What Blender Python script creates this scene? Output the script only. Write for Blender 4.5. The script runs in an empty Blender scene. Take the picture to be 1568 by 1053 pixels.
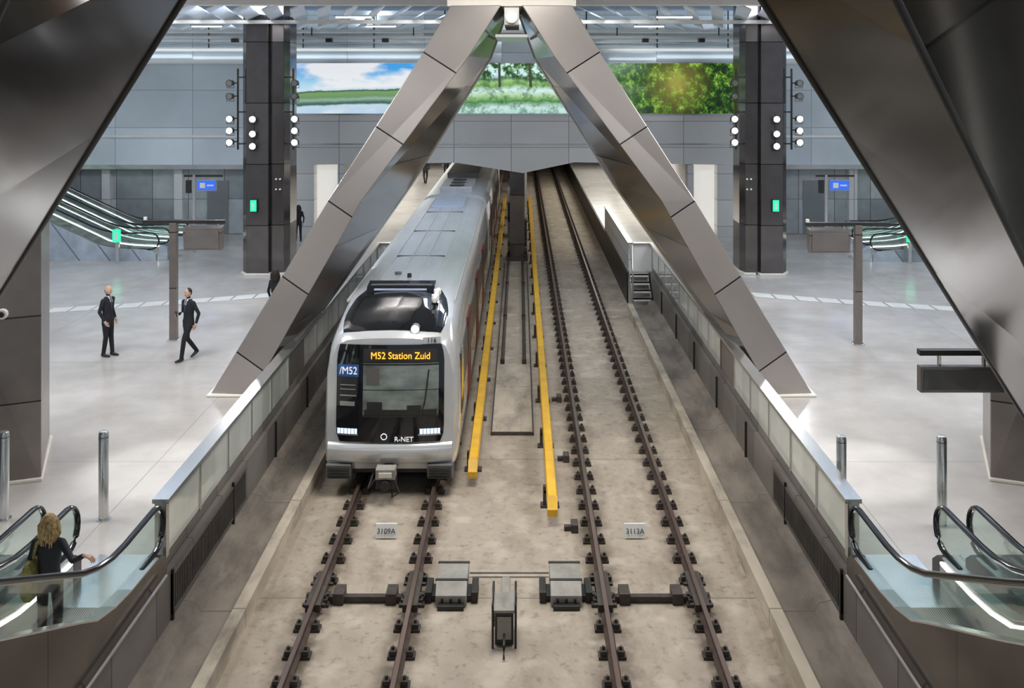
import bpy, bmesh, math, random
from mathutils import Vector, Matrix
random.seed(4)
S = bpy.context.scene
COL = S.collection

# ------------------------------------------------------------------ materials
def M(name, col, rough=.5, metal=0., var=.12, scale=2.5, stretch=(1,1,1), seams=(), bump=0., emis=0., ecol=None,
      stain=None, stain_amt=0., stain_scale=.6, panelvar=0., seamcol=(.02,.02,.02), spec=.5, coat=0., tilt=0., railgrime=False):
    m = bpy.data.materials.new(name); m.use_nodes = True
    nt = m.node_tree; N = nt.nodes; L = nt.links
    b = N['Principled BSDF']
    b.inputs['Roughness'].default_value = rough
    b.inputs['Metallic'].default_value = metal
    b.inputs['Specular IOR Level'].default_value = spec
    b.inputs['Coat Weight'].default_value = coat
    geo = N.new('ShaderNodeNewGeometry')
    mp = N.new('ShaderNodeMapping'); mp.inputs['Scale'].default_value = stretch
    L.new(geo.outputs['Position'], mp.inputs['Vector'])
    nz = N.new('ShaderNodeTexNoise'); nz.inputs['Scale'].default_value = scale; nz.inputs['Detail'].default_value = 6
    L.new(mp.outputs[0], nz.inputs['Vector'])
    def mix(f, a, bb, mode='MIX'):
        x = N.new('ShaderNodeMix'); x.data_type = 'RGBA'; x.blend_type = mode
        for i, val in ((0, f), (6, a), (7, bb)):
            if isinstance(val, (int, float)): x.inputs[i].default_value = val
            elif isinstance(val, tuple): x.inputs[i].default_value = (*val, 1)
            else: L.new(val, x.inputs[i])
        return x.outputs[2]
    def math_(op, a, bb=None):
        x = N.new('ShaderNodeMath'); x.operation = op
        for i, val in ((0, a), (1, bb)):
            if val is None: continue
            if isinstance(val, (int, float)): x.inputs[i].default_value = val
            else: L.new(val, x.inputs[i])
        return x.outputs[0]
    def mrange(src, a0, a1, b0=0., b1=1.):
        r = N.new('ShaderNodeMapRange')
        for i, v in zip((1,2,3,4), (a0,a1,b0,b1)): r.inputs[i].default_value = v
        L.new(src, r.inputs[0]); return r.outputs[0]
    lo = tuple(c*(1-var) for c in col); hi = tuple(min(1, c*(1+var)) for c in col)
    c = mix(mrange(nz.outputs[0], .3, .7), lo, hi)
    if stain:
        n2 = N.new('ShaderNodeTexNoise'); n2.inputs['Scale'].default_value = stain_scale; n2.inputs['Detail'].default_value = 8
        n2.inputs['Roughness'].default_value = .65
        L.new(mp.outputs[0], n2.inputs['Vector'])
        c = mix(mrange(n2.outputs[0], .45, .7, 0, stain_amt), c, stain)
    if railgrime:   # brake dust and rust beside the rails, drip marks and pale patches in the concrete
        sp = N.new('ShaderNodeSeparateXYZ'); L.new(geo.outputs['Position'], sp.inputs[0])
        dx = math_('ABSOLUTE', math_('SUBTRACT', math_('ABSOLUTE', math_('SUBTRACT', math_('ABSOLUTE', sp.outputs[0]), 2.17)), .72))
        n4 = N.new('ShaderNodeTexNoise'); n4.inputs['Scale'].default_value = 3.2; n4.inputs['Detail'].default_value = 7
        L.new(geo.outputs['Position'], n4.inputs['Vector'])
        f = math_('MULTIPLY', mrange(dx, .42, .05), mrange(n4.outputs[0], .38, .6, .15, .95))
        c = mix(f, c, (.13, .095, .065))
        n5 = N.new('ShaderNodeTexNoise'); n5.inputs['Scale'].default_value = 6.5; n5.inputs['Detail'].default_value = 9; n5.inputs['Roughness'].default_value = .7
        L.new(geo.outputs['Position'], n5.inputs['Vector'])
        c = mix(mrange(n5.outputs[0], .54, .66, 0, .6), c, (.20, .165, .125))
        n6 = N.new('ShaderNodeTexNoise'); n6.inputs['Scale'].default_value = 1.7; n6.inputs['Detail'].default_value = 9
        m6 = N.new('ShaderNodeMapping'); m6.inputs['Location'].default_value = (7, 3, 1); L.new(geo.outputs['Position'], m6.inputs['Vector']); L.new(m6.outputs[0], n6.inputs['Vector'])
        c = mix(mrange(n6.outputs[0], .55, .68, 0, .55), c, (.66, .58, .47))
    if seams:
        tot = None; cellid = None
        for k, (vec, sp_, off, w) in enumerate(seams):
            d = N.new('ShaderNodeVectorMath'); d.operation = 'DOT_PRODUCT'
            L.new(geo.outputs['Position'], d.inputs[0]); d.inputs[1].default_value = vec
            t = math_('DIVIDE', math_('ADD', d.outputs['Value'], off), sp_)
            s = math_('LESS_THAN', math_('FRACT', t), w/sp_)
            fl = math_('MULTIPLY', math_('FLOOR', t), 7.31*(k+1))
            tot = s if tot is None else math_('MAXIMUM', tot, s)
            cellid = fl if cellid is None else math_('ADD', cellid, fl)
        if panelvar or tilt:
            wn = N.new('ShaderNodeTexWhiteNoise'); wn.noise_dimensions = '1D'
            L.new(cellid, wn.inputs['W'])
        if panelvar:
            c = mix(1., c, mrange(wn.outputs['Value'], 0, 1, 1-panelvar, 1+panelvar*.4), 'MULTIPLY')
        if tilt:   # every panel sits at a very slightly different angle
            v1 = N.new('ShaderNodeVectorMath'); v1.operation = 'SUBTRACT'; L.new(wn.outputs['Color'], v1.inputs[0]); v1.inputs[1].default_value = (.5,.5,.5)
            v2 = N.new('ShaderNodeVectorMath'); v2.operation = 'SCALE'; L.new(v1.outputs[0], v2.inputs[0]); v2.inputs['Scale'].default_value = tilt
            v3 = N.new('ShaderNodeVectorMath'); v3.operation = 'ADD'; L.new(v2.outputs[0], v3.inputs[0]); L.new(geo.outputs['Normal'], v3.inputs[1])
            v4 = N.new('ShaderNodeVectorMath'); v4.operation = 'NORMALIZE'; L.new(v3.outputs[0], v4.inputs[0])
            L.new(v4.outputs[0], b.inputs['Normal'])
        c = mix(tot, c, seamcol)
    L.new(c, b.inputs['Base Color'])
    if bump:
        bp = N.new('ShaderNodeBump'); bp.inputs['Strength'].default_value = bump; bp.inputs['Distance'].default_value = .02
        n3 = N.new('ShaderNodeTexNoise'); n3.inputs['Scale'].default_value = scale*6
        L.new(geo.outputs['Position'], n3.inputs['Vector'])
        L.new(n3.outputs[0], bp.inputs['Height']); L.new(bp.outputs[0], b.inputs['Normal'])
    if emis:
        b.inputs['Emission Color'].default_value = (*(ecol or col), 1)
        b.inputs['Emission Strength'].default_value = emis
    return m

def glass_mat(name, tint=(.9,.96,.94), fac=.14, rough=.03):
    m = bpy.data.materials.new(name); m.use_nodes = True
    nt = m.node_tree; N = nt.nodes; L = nt.links; N.clear()
    o = N.new('ShaderNodeOutputMaterial'); t = N.new('ShaderNodeBsdfTransparent'); g = N.new('ShaderNodeBsdfGlossy')
    t.inputs[0].default_value = (*tint, 1); g.inputs['Roughness'].default_value = rough
    x = N.new('ShaderNodeMixShader'); x.inputs[0].default_value = fac
    L.new(t.outputs[0], x.inputs[1]); L.new(g.outputs[0], x.inputs[2]); L.new(x.outputs[0], o.inputs[0])
    return m

X3, Y3, Z3 = (1,0,0), (0,1,0), (0,0,1)
m_floor = M('terrazzo_floor', (.575,.545,.515), rough=.17, var=.08, scale=1.2, stain=(.40,.36,.325), stain_amt=.7, stain_scale=.32,
            seams=((X3,6.,.3,.02),(Y3,6.,.5,.02)), seamcol=(.40,.37,.34))
m_bed = M('track_concrete', (.50,.425,.335), rough=.7, var=.2, scale=1.0, stretch=(1,.55,1), bump=.35, stain=(.20,.16,.12), stain_amt=.8, stain_scale=1.0,
          seams=((Y3,5.4,1.2,.025),), seamcol=(.2,.17,.14), panelvar=.16, railgrime=True)
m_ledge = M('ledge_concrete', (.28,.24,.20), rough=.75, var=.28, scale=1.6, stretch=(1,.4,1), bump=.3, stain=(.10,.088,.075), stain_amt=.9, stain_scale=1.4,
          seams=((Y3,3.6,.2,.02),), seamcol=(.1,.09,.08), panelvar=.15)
m_kerb = M('kerb_concrete', (.56,.49,.39), rough=.8, var=.18, scale=2, stretch=(1,.4,1), stain=(.20,.165,.13), stain_amt=.85, stain_scale=1.8,
          seams=((Y3,3.6,.2,.02),), seamcol=(.15,.13,.11))
m_rail = M('rail_side_steel', (.080,.050,.038), rough=.6, metal=.4, var=.3, scale=8)
m_railtop = M('rail_head_steel', (.24,.18,.15), rough=.35, metal=.8, var=.2, stretch=(1,.1,1))
m_clip = M('rail_clip_iron', (.058,.046,.038), rough=.6, var=.3, scale=9)
m_yellow = M('yellow_paint', (.88,.50,.025), rough=.45, var=.1, scale=3, stain=(.5,.3,.06), stain_amt=.5, stain_scale=2)
m_steel = M('brushed_stainless', (.66,.67,.66), rough=.22, metal=.85, var=.06)
m_dark = M('dark_metal', (.045,.043,.04), rough=.45, metal=.5, var=.2)
m_black = M('black_rubber', (.015,.015,.017), rough=.15, var=.1)
m_milk = M('parapet_milky_glass', (.70,.74,.69), rough=.12, var=.14, scale=.9, coat=.8, seams=((Y3,1.45,-.03,.0),), panelvar=.16)
m_louv = M('platform_edge_panel', (.19,.172,.155), rough=.45, var=.25, scale=1.2, stretch=(1,.5,1), seams=((Y3,1.45,-.1,.02),), panelvar=.25)
m_grate = M('fine_grating', (.10,.088,.078), rough=.6, var=.2)
m_clad = M('escalator_cladding', (.095,.080,.072), rough=.22, metal=.6, var=.15, seams=((Y3,2.6,.3,.02),), tilt=.03)
m_cladb = M('escalator_cladding_light', (.46,.52,.58), rough=.25, metal=.4, var=.15, seams=(((.8,0,.6),.9,.3,.05),), seamcol=(.2,.23,.27), panelvar=.35)
a1, a2 = (.537,0,.843), (-.537,0,.843)
m_strutL = M('strut_panels_left', (.43,.395,.375), rough=.26, metal=.5, var=.05, scale=.8, seams=((a1,1.9,.5,.03),), panelvar=.20, tilt=.12)
m_strutR = M('strut_panels_right', (.43,.395,.375), rough=.26, metal=.5, var=.05, scale=.8, seams=((a2,1.9,.5,.03),), panelvar=.20, tilt=.12)
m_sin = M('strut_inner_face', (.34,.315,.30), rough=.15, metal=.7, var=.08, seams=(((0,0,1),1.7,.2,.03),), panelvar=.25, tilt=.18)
m_nearL = M('near_strut_left', (.040,.033,.029), rough=.13, metal=.6, var=.08, seams=(((-.54,.62,-.57),2.9,1.69,.04),), seamcol=(.004,.004,.004), panelvar=.2, tilt=.05)  # lack of light on the near struts is put into this dark base colour
m_nearR = M('near_strut_right', (.040,.033,.029), rough=.13, metal=.6, var=.08, seams=(((.54,.62,-.57),2.9,1.98,.04),), seamcol=(.004,.004,.004), panelvar=.2, tilt=.05)  # same unlit tone painted into the right strut
m_col = M('column_panels', (.165,.150,.147), rough=.13, metal=.65, var=.1, seams=((Z3,2.1,.4,.03),), panelvar=.35, tilt=.12)
m_pyl = M('pylon_panels', (.235,.205,.188), rough=.28, metal=.4, var=.1, seams=((Z3,1.45,.1,.025),), panelvar=.25, tilt=.05)
m_wall = M('wall_metal_panels', (.72,.725,.72), rough=.26, metal=.12, var=.05, scale=.5, seams=((X3,2.45,.2,.03),(Z3,1.12,.72,.025)), panelvar=.12, seamcol=(.3,.3,.3), tilt=.05)
m_wallup = M('wall_side_panels', (.70,.78,.82), rough=.13, metal=.22, var=.10, scale=.4, seams=((X3,3.3,.6,.03),(Z3,1.6,.2,.03)), panelvar=.16, seamcol=(.38,.43,.47), tilt=.09)
m_walllow = M('wall_low_panels', (.50,.54,.56), rough=.2, metal=.3, var=.1, seams=((X3,1.55,.2,.03),(Z3,1.5,0,.02)), panelvar=.3, seamcol=(.14,.14,.14), tilt=.06)
m_wdoor = M('service_door', (.25,.26,.27), rough=.3, metal=.3, var=.05)
m_white = M('white_plaster', (.80,.79,.76), rough=.6, var=.03)
m_ceil = M('ceiling_paint', (.40,.49,.63), rough=.6, var=.1)
m_fin = M('ceiling_fin', (.68,.75,.84), rough=.45, var=.1)
m_cream = M('cream_beam', (.80,.76,.68), rough=.5, var=.05)
m_emw = M('lamp_white', (1,1,1), emis=5, ecol=(1,.98,.95))
m_emspot = M('spot_lens', (1,1,1), emis=70, ecol=(1,.98,.95))
m_door = M('lit_doorway', (.9,.88,.82), emis=.42, ecol=(1,.96,.88), rough=.6)  # emission stands in for the lit space behind the doorway
m_green = M('exit_green', (.02,.5,.2), emis=1.0, ecol=(.03,.8,.40))
m_blue = M('sign_blue', (.03,.12,.55), emis=.65, ecol=(.03,.14,.85))
m_signw = M('sign_white', (.85,.85,.82), rough=.5, var=.03)
m_tact = M('tactile_strip', (.72,.71,.68), rough=.5, var=.05, seams=((X3,.62,0,.05),), seamcol=(.45,.42,.39))
m_screenoff = M('display_glass', (.14,.13,.125), rough=.1, var=.1)
m_glass = glass_mat('clear_glass', (.88,.96,.93), .19)
# train
m_sil = M('train_silver', (.69,.70,.705), rough=.2, metal=.35, var=.04, coat=.4)
m_roof = M('train_roof', (.60,.635,.69), rough=.27, metal=.35, var=.08, scale=1.2, stretch=(2,.3,1), stain=(.42,.43,.45), stain_amt=.45, stain_scale=.7)
m_rpan = M('train_roof_hatch', (.46,.53,.68), rough=.4, metal=.2, var=.08)
m_blk = M('train_black_gloss', (.007,.008,.011), rough=.05, var=.1, coat=.8)
m_win = M('train_side_window', (.02,.022,.026), rough=.25, var=.1, spec=.3)
m_wsh = M('windscreen_pane', (.20,.235,.215), rough=.07, var=.5, scale=1.8, stretch=(1,1,2), coat=.8)
m_red = M('train_red_door', (.17,.022,.02), rough=.5, var=.08, spec=.2)
m_und = M('train_underframe', (.03,.028,.027), rough=.6, var=.2)
m_bump = M('train_grey_step', (.15,.15,.15), rough=.5, var=.1)
m_led = M('headlight_led', (.5,.6,.8), emis=1.7, ecol=(.50,.72,1))
m_amber = M('amber_led', (1,.4,.02), emis=1.8, ecol=(1,.40,.03))
m_txtw = M('white_letter', (.95,.95,.95), emis=.5)
m_txtd = M('dark_letter', (.03,.03,.03))
m_lblue = M('line_blue', (.03,.10,.30), emis=.12)
m_box = M('point_machine_grey', (.36,.345,.31), rough=.5, metal=.2, var=.15, stain=(.2,.17,.14), stain_amt=.5, stain_scale=4)

# ------------------------------------------------------------------ mesh builder
class MB:
    def __init__(s): s.v=[]; s.f=[]; s.m=[]; s.mats=[]
    def mi(s, mat):
        if mat not in s.mats: s.mats.append(mat)
        return s.mats.index(mat)
    def add(s, vs, fs, mat):
        o=len(s.v); s.v += [tuple(v) for v in vs]
        for f in fs:
            s.f.append([i+o for i in f])
            s.m.append(s.mi(mat(sum((Vector(vs[i]) for i in f), Vector())/len(f)) if callable(mat) else mat))
    def box(s, x0,x1,y0,y1,z0,z1, mat):
        vs=[(x,y,z) for x in (x0,x1) for y in (y0,y1) for z in (z0,z1)]
        s.add(vs, [(0,1,3,2),(4,6,7,5),(0,4,5,1),(2,3,7,6),(0,2,6,4),(1,5,7,3)], mat)
    def hexa(s, lo, hi, mat, matf=None):
        n=len(lo); vs=list(lo)+list(hi)
        s.add(vs,[tuple(range(n))],mat); s.add(vs,[tuple(range(n,2*n))],mat)
        for i in range(n):
            j=(i+1)%n
            s.add([lo[i],lo[j],hi[j],hi[i]],[(0,1,2,3)], matf[i] if matf else mat)
    def prism(s, poly, axis, a, b, mat):
        def P(p,t):
            return {'x':(t,p[0],p[1]),'y':(p[0],t,p[1]),'z':(p[0],p[1],t)}[axis]
        n=len(poly); vs=[P(p,a) for p in poly]+[P(p,b) for p in poly]
        s.add(vs, [tuple(range(n)), tuple(range(n,2*n))]+[(i,(i+1)%n,n+(i+1)%n,n+i) for i in range(n)], mat)
    def loft(s, rings, mat, cap=True):
        n=len(rings[0]); vs=[p for r in rings for p in r]; fs=[]
        for k in range(len(rings)-1):
            for i in range(n):
                fs.append((k*n+i, k*n+(i+1)%n, (k+1)*n+(i+1)%n, (k+1)*n+i))
        if cap: fs += [tuple(range(n)), tuple(range((len(rings)-1)*n, len(rings)*n))]
        s.add(vs, fs, mat)
    def tube(s, pts, r, mat, n=8):
        pts=[Vector(p) for p in pts]; rings=[]
        for k,p in enumerate(pts):
            d=(pts[min(k+1,len(pts)-1)]-pts[max(k-1,0)]).normalized()
            ref=Vector((0,1,0)) if abs(d.y)<.8 else Vector((0,0,1))
            a=ref.cross(d).normalized(); b=d.cross(a).normalized()
            rr=r[k] if isinstance(r,(list,tuple)) else r
            rx,ry = rr if isinstance(rr,(list,tuple)) else (rr,rr)
            rings.append([p+a*rx*math.cos(2*math.pi*i/n)+b*ry*math.sin(2*math.pi*i/n) for i in range(n)])
        s.loft(rings, mat)
    def sphere(s, c, r, mat, nu=14, nv=9, fn=None):
        c=Vector(c); vs=[]; fs=[]
        for j in range(nv+1):
            t=math.pi*j/nv
            for i in range(nu):
                p=2*math.pi*i/nu
                q=Vector((r[0]*math.sin(t)*math.cos(p), r[1]*math.sin(t)*math.sin(p), r[2]*math.cos(t)))
                if fn: q=fn(q)
                vs.append(c+q)
        for j in range(nv):
            for i in range(nu):
                fs.append((j*nu+i, j*nu+(i+1)%nu, (j+1)*nu+(i+1)%nu, (j+1)*nu+i))
        s.add(vs, fs, mat)
    def build(s, name, parent=None, smooth=None, bevel=0, loc=(0,0,0), rotz=0, merge=True):
        me=bpy.data.meshes.new(name); me.from_pydata(s.v,[],s.f)
        for m in s.mats: me.materials.append(m)
        me.polygons.foreach_set('material_index', s.m)
        bm=bmesh.new(); bm.from_mesh(me)
        if merge: bmesh.ops.remove_doubles(bm, verts=bm.verts, dist=.0004)
        bmesh.ops.recalc_face_normals(bm, faces=bm.faces)
        bm.to_mesh(me); bm.free()
        if smooth is not None:
            me.polygons.foreach_set('use_smooth',[True]*len(me.polygons))
            me.set_sharp_from_angle(angle=math.radians(smooth))
        ob=bpy.data.objects.new(name, me); COL.objects.link(ob)
        ob.location=loc; ob.rotation_euler=(0,0,rotz)
        if parent: ob.parent=parent
        if bevel:
            b=ob.modifiers.new('bevel','BEVEL'); b.width=bevel; b.segments=2; b.limit_method='ANGLE'
        return ob

def text(body, loc, size, mat, parent=None, rot=(math.pi/2,0,0), name='lettering', ext=.004, sx=1):
    c=bpy.data.curves.new(name,'FONT'); c.body=body; c.size=size; c.extrude=ext; c.align_x='CENTER'; c.align_y='CENTER'
    c.materials.append(mat)
    o=bpy.data.objects.new(name,c); COL.objects.link(o); o.location=loc; o.rotation_euler=rot; o.scale=(sx,1,1)
    if parent: o.parent=parent
    return o

# ------------------------------------------------------------------ shell
b=MB()
for s in (-1,1):
    def bx(x0,x1,*r): b.box(min(s*x0,s*x1),max(s*x0,s*x1),*r)
    bx(4.78,26,4,34.3,-1.3,0,m_floor)
    bx(3.98,26,34.3,92,-1.3,0,m_floor)
b.build('floor')
b=MB()
b.box(-4.77,4.77,2,92,-1.5,-1.1,m_bed)
for s in (-1,1):
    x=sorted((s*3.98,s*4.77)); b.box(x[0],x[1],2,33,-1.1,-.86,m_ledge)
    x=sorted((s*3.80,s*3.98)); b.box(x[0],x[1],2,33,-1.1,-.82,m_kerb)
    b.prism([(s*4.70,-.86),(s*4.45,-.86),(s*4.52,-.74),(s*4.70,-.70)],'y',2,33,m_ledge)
b.build('track_bed_floor')
b=MB()
for s in (-1,1):
    x=sorted((s*4.70,s*4.78)); b.box(x[0],x[1],2,34.2,-.86,.02,m_louv)
    y=13.7
    while y<17.4:
        x=sorted((s*4.675,s*4.70)); b.box(x[0],x[1],y,y+.025,-.6,-.08,m_grate); y+=.07
    for z in (-.6,-.08):
        x=sorted((s*4.67,s*4.70)); b.box(x[0],x[1],13.7,17.4,z-.015,z+.015,m_grate)
    y=13.7
    while y<34:
        x=sorted((s*4.66,s*4.70)); b.box(x[0],x[1],y,y+.04,-.7,.0,m_dark); y+=2.9
    x=sorted((s*3.93,s*3.98)); b.box(x[0],x[1],34.3,91.5,-1.1,-.03,m_dark)
b.build('platform_edge_cladding')

# back wall
b=MB()
YW=41.8
b.prism([(-9.8,3.02),(-2.5,3.12),(.3,2.68),(2.5,3.14),(9.8,3.02),(9.8,5.2),(-9.8,5.2)],'y',YW,YW+.7,m_wall)
b.box(-9.8,9.8,YW+.35,YW+.7,5.2,7.4,m_wall)
b.box(-26,26,YW,YW+.7,7.4,9.6,m_wallup)
b.box(-9.8,9.8,YW-.06,YW,3.9,3.94,m_steel)
for s in (-1,1):
    def bx(x0,x1,*r): b.box(min(s*x0,s*x1),max(s*x0,s*x1),*r)
    bx(7.35,7.6,YW,YW+.7,0,3.03,m_wall); bx(8.6,9.8,YW,YW+.7,0,3.03,m_wall)
    bx(9.8,26,YW,YW+.7,3.0,7.4,m_wallup); bx(9.8,26,YW+.5,YW+.7,0,3.0,m_walllow)
    bx(9.8,26,YW-.12,YW,2.86,3.04,m_steel)
    bx(10.5,26,YW-.1,YW,4.2,4.30,m_white); bx(9.8,26,YW-.1,YW,7.34,7.5,m_white)
    for xx in (11.2,14.3,17.4): bx(xx,xx+.35,YW+.2,YW+.5,0,3,m_wall)
    bx(9.95,10.5,YW+.42,YW+.5,0,2.2,m_cream)
    bx(12.4,13.3,YW+.42,YW+.5,0,2.3,m_wdoor)
b.build('wall_back')
b=MB()
for s in (-1,1):
    x=sorted((s*7.62,s*8.58)); b.box(x[0],x[1],YW+.5,YW+.6,0,3,m_door)
b.build('door_1')
b=MB()
for s in (-1,1):
    x=sorted((s*7.35,s*7.6)); b.box(x[0],x[1],YW+.7,91.8,0,3.2,m_white)
b.build('wall_tunnel')
b=MB(); b.box(-7.6,7.6,91.8,92.2,-1.1,3.2,m_dark); b.build('wall_tunnel_end')
b=MB(); b.box(-7.6,7.6,YW+.7,92,3.2,3.5,m_white); b.build('ceiling_tunnel')
b=MB(); b.box(-26.3,-26,4,YW+.7,0,9.6,m_wallup); b.build('wall_left')
b=MB(); b.box(26,26.3,4,YW+.7,0,9.6,m_wallup); b.build('wall_right')
b=MB(); b.box(-26,26,4,YW+.7,9.6,9.9,m_ceil); b.build('ceiling')

# ceiling beams and slatted louvres
b=MB()
b.box(-26,26,27.2,27.7,8.84,9.2,m_cream)
for y,z in ((33.2,8.62),(40.7,8.62)): b.box(-26,26,y,y+.22,z,z+.12,m_cream)
b.build('ceiling_beam')
b=MB()
for i in range(-32,33):
    if i==0: continue
    x=i*.80; q=1 if i>0 else -1; sh=q*2.6
    w_=.40
    b.hexa([(x,28.0,8.74),(x+w_,28.0,8.92),(x+w_,28.0,8.96),(x,28.0,8.78)] if q<0 else [(x,28.0,8.92),(x+w_,28.0,8.74),(x+w_,28.0,8.78),(x,28.0,8.96)],
           [(x+sh,40.6,8.74),(x+sh+w_,40.6,8.92),(x+sh+w_,40.6,8.96),(x+sh,40.6,8.78)] if q<0 else [(x+sh,40.6,8.92),(x+sh+w_,40.6,8.74),(x+sh+w_,40.6,8.78),(x+sh,40.6,8.96)],m_fin)
b.build('ceiling_louvre_fins')
b=MB()
for sx in (-1,1):
    for y,z in ((41.5,7.95),(38.5,8.35)):
        b.tube([(sx*1.2,y,z),(sx*24,y,z)],.07,m_white,8)
    b.box(min(sx*1.2,sx*24),max(sx*1.2,sx*24),41.3,41.6,8.2,8.26,m_steel)
    for xx in (3,6,9,13,17,21): b.tube([(sx*xx,41.5,7.95),(sx*xx,41.5,9.6)],.03,m_dark,6)
    for xx in (4,8,14,20): b.tube([(sx*xx,38.5,8.35),(sx*xx,38.5,8.74)],.025,m_dark,6)
    for xx in (2.4,5.1,7.3,11,15,19): b.box(sx*xx-.12,sx*xx+.12,38.3,38.6,8.15,8.3,m_dark)
b.build('ceiling_pipe_run')
b=MB()
for y in (30.5,36.5):
    for x in (-18,-11.5,-5,5,11.5,18):
        b.box(x-.55,x+.55,y,y+.08,8.66,8.70,m_emw)
        b.box(x-.6,x+.6,y-.03,y+.11,8.70,8.74,m_steel)
b.build('ceiling_strip_lamps')

# ------------------------------------------------------------------ panorama screen
def emis_mat(name, builder):
    m=bpy.data.materials.new(name); m.use_nodes=True; nt=m.node_tree; N=nt.nodes; L=nt.links
    bs=N['Principled BSDF']; bs.inputs['Base Color'].default_value=(.01,.01,.01,1); bs.inputs['Roughness'].default_value=.4
    c=builder(N,L); L.new(c,bs.inputs['Emission Color']); bs.inputs['Emission Strength'].default_value=.80
    return m
def ramp(N,L,src,stops,interp='LINEAR'):
    r=N.new('ShaderNodeValToRGB'); r.color_ramp.interpolation=interp
    e=r.color_ramp.elements
    while len(e)<len(stops): e.new(.5)
    for i,(p,c) in enumerate(stops): e[i].position=p; e[i].color=(*c,1)
    L.new(src,r.inputs[0]); return r.outputs[0]
def zt(N,L,wob=.0,scale=1.,slope=0.):
    g=N.new('ShaderNodeNewGeometry'); sp=N.new('ShaderNodeSeparateXYZ'); L.new(g.outputs['Position'],sp.inputs[0])
    mr=N.new('ShaderNodeMapRange'); mr.inputs[1].default_value=5.2; mr.inputs[2].default_value=7.37; L.new(sp.outputs[2],mr.inputs[0])
    nz=N.new('ShaderNodeTexNoise'); nz.inputs['Scale'].default_value=scale; nz.inputs['Detail'].default_value=8; nz.inputs['Roughness'].default_value=.6; L.new(g.outputs['Position'],nz.inputs['Vector'])
    a=N.new('ShaderNodeMath'); a.operation='MULTIPLY_ADD'; L.new(nz.outputs[0],a.inputs[0]); a.inputs[1].default_value=wob
    L.new(mr.outputs[0],a.inputs[2])
    a2=N.new('ShaderNodeMath'); a2.operation='MULTIPLY_ADD'; L.new(sp.outputs[0],a2.inputs[0]); a2.inputs[1].default_value=slope; L.new(a.outputs[0],a2.inputs[2])
    return g,a2.outputs[0],nz.outputs[0],sp
def mixn(N,L,f,a,b_,mode='MIX'):
    x=N.new('ShaderNodeMix'); x.data_type='RGBA'; x.blend_type=mode
    for i,v in ((0,f),(6,a),(7,b_)):
        if isinstance(v,(int,float)): x.inputs[i].default_value=v
        elif isinstance(v,tuple): x.inputs[i].default_value=(*v,1)
        else: L.new(v,x.inputs[i])
    return x.outputs[2]
def polder(N,L):
    g,t,n,sp=zt(N,L,.10,1.6,-.012)
    land=ramp(N,L,t,[(0,(.42,.66,.9)),(.30,(.62,.80,.95)),(.335,(.04,.12,.10)),(.37,(.10,.22,.14)),(.42,(.35,.50,.42)),(.47,(.16,.34,.14)),(.56,(.22,.40,.15)),(.59,(.03,.10,.05)),(.615,(.70,.87,.99)),(.75,(.45,.76,.98)),(1,(.06,.40,.88))])
    g2=N.new('ShaderNodeTexNoise'); g2.inputs['Scale'].default_value=.4; g2.inputs['Detail'].default_value=7
    mp=N.new('ShaderNodeMapping'); mp.inputs['Scale'].default_value=(1,1,2.6); L.new(g.outputs['Position'],mp.inputs['Vector']); L.new(mp.outputs[0],g2.inputs['Vector'])
    w=ramp(N,L,g2.outputs[0],[(.46,(0,0,0)),(.56,(1,1,1))])
    sky=ramp(N,L,t,[(.62,(0,0,0)),(.66,(.9,.9,.9))])
    wat=ramp(N,L,t,[(.0,(.7,.7,.7)),(.2,(.5,.5,.5)),(.31,(0,0,0))])
    f=mixn(N,L,1.,w,mixn(N,L,1.,sky,wat,'ADD'),'MULTIPLY')
    return mixn(N,L,f,land,(1,1,1))
def meadow(N,L):
    g,t,n,sp=zt(N,L,.22,1.3)
    n2=N.new('ShaderNodeTexNoise'); n2.inputs['Scale'].default_value=3.2; n2.inputs['Detail'].default_value=9; n2.inputs['Roughness'].default_value=.75; L.new(g.outputs['Position'],n2.inputs['Vector'])
    c=ramp(N,L,t,[(0,(.30,.58,.5)),(.22,(.60,.82,.78)),(.34,(.06,.25,.05)),(.46,(.42,.66,.32)),(.56,(.7,.88,.9)),(.66,(.18,.42,.08)),(.74,(.35,.6,.25)),(.8,(.04,.14,.04)),(1,(.25,.5,.55))])
    tr=ramp(N,L,n2.outputs[0],[(.44,(.02,.10,.02)),(.50,(.2,.42,.12)),(.54,(.65,.88,1))])
    up=ramp(N,L,t,[(.78,(0,0,0)),(.88,(1,1,1))])
    c=mixn(N,L,up,c,tr)
    low=ramp(N,L,n2.outputs[0],[(.42,(.3,.45,.3)),(.52,(1.2,1.2,1.2))])
    c=mixn(N,L,.8,c,low,'MULTIPLY')
    wv=N.new('ShaderNodeTexWave'); wv.inputs['Scale'].default_value=.23; wv.inputs['Distortion'].default_value=1.5; L.new(g.outputs['Position'],wv.inputs['Vector'])
    tk=ramp(N,L,wv.outputs['Fac'],[(.975,(0,0,0)),(.99,(1,1,1))]); hi=ramp(N,L,t,[(.6,(0,0,0)),(.66,(1,1,1))])
    return mixn(N,L,mixn(N,L,1.,tk,hi,'MULTIPLY'),c,(.05,.06,.03))
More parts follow.
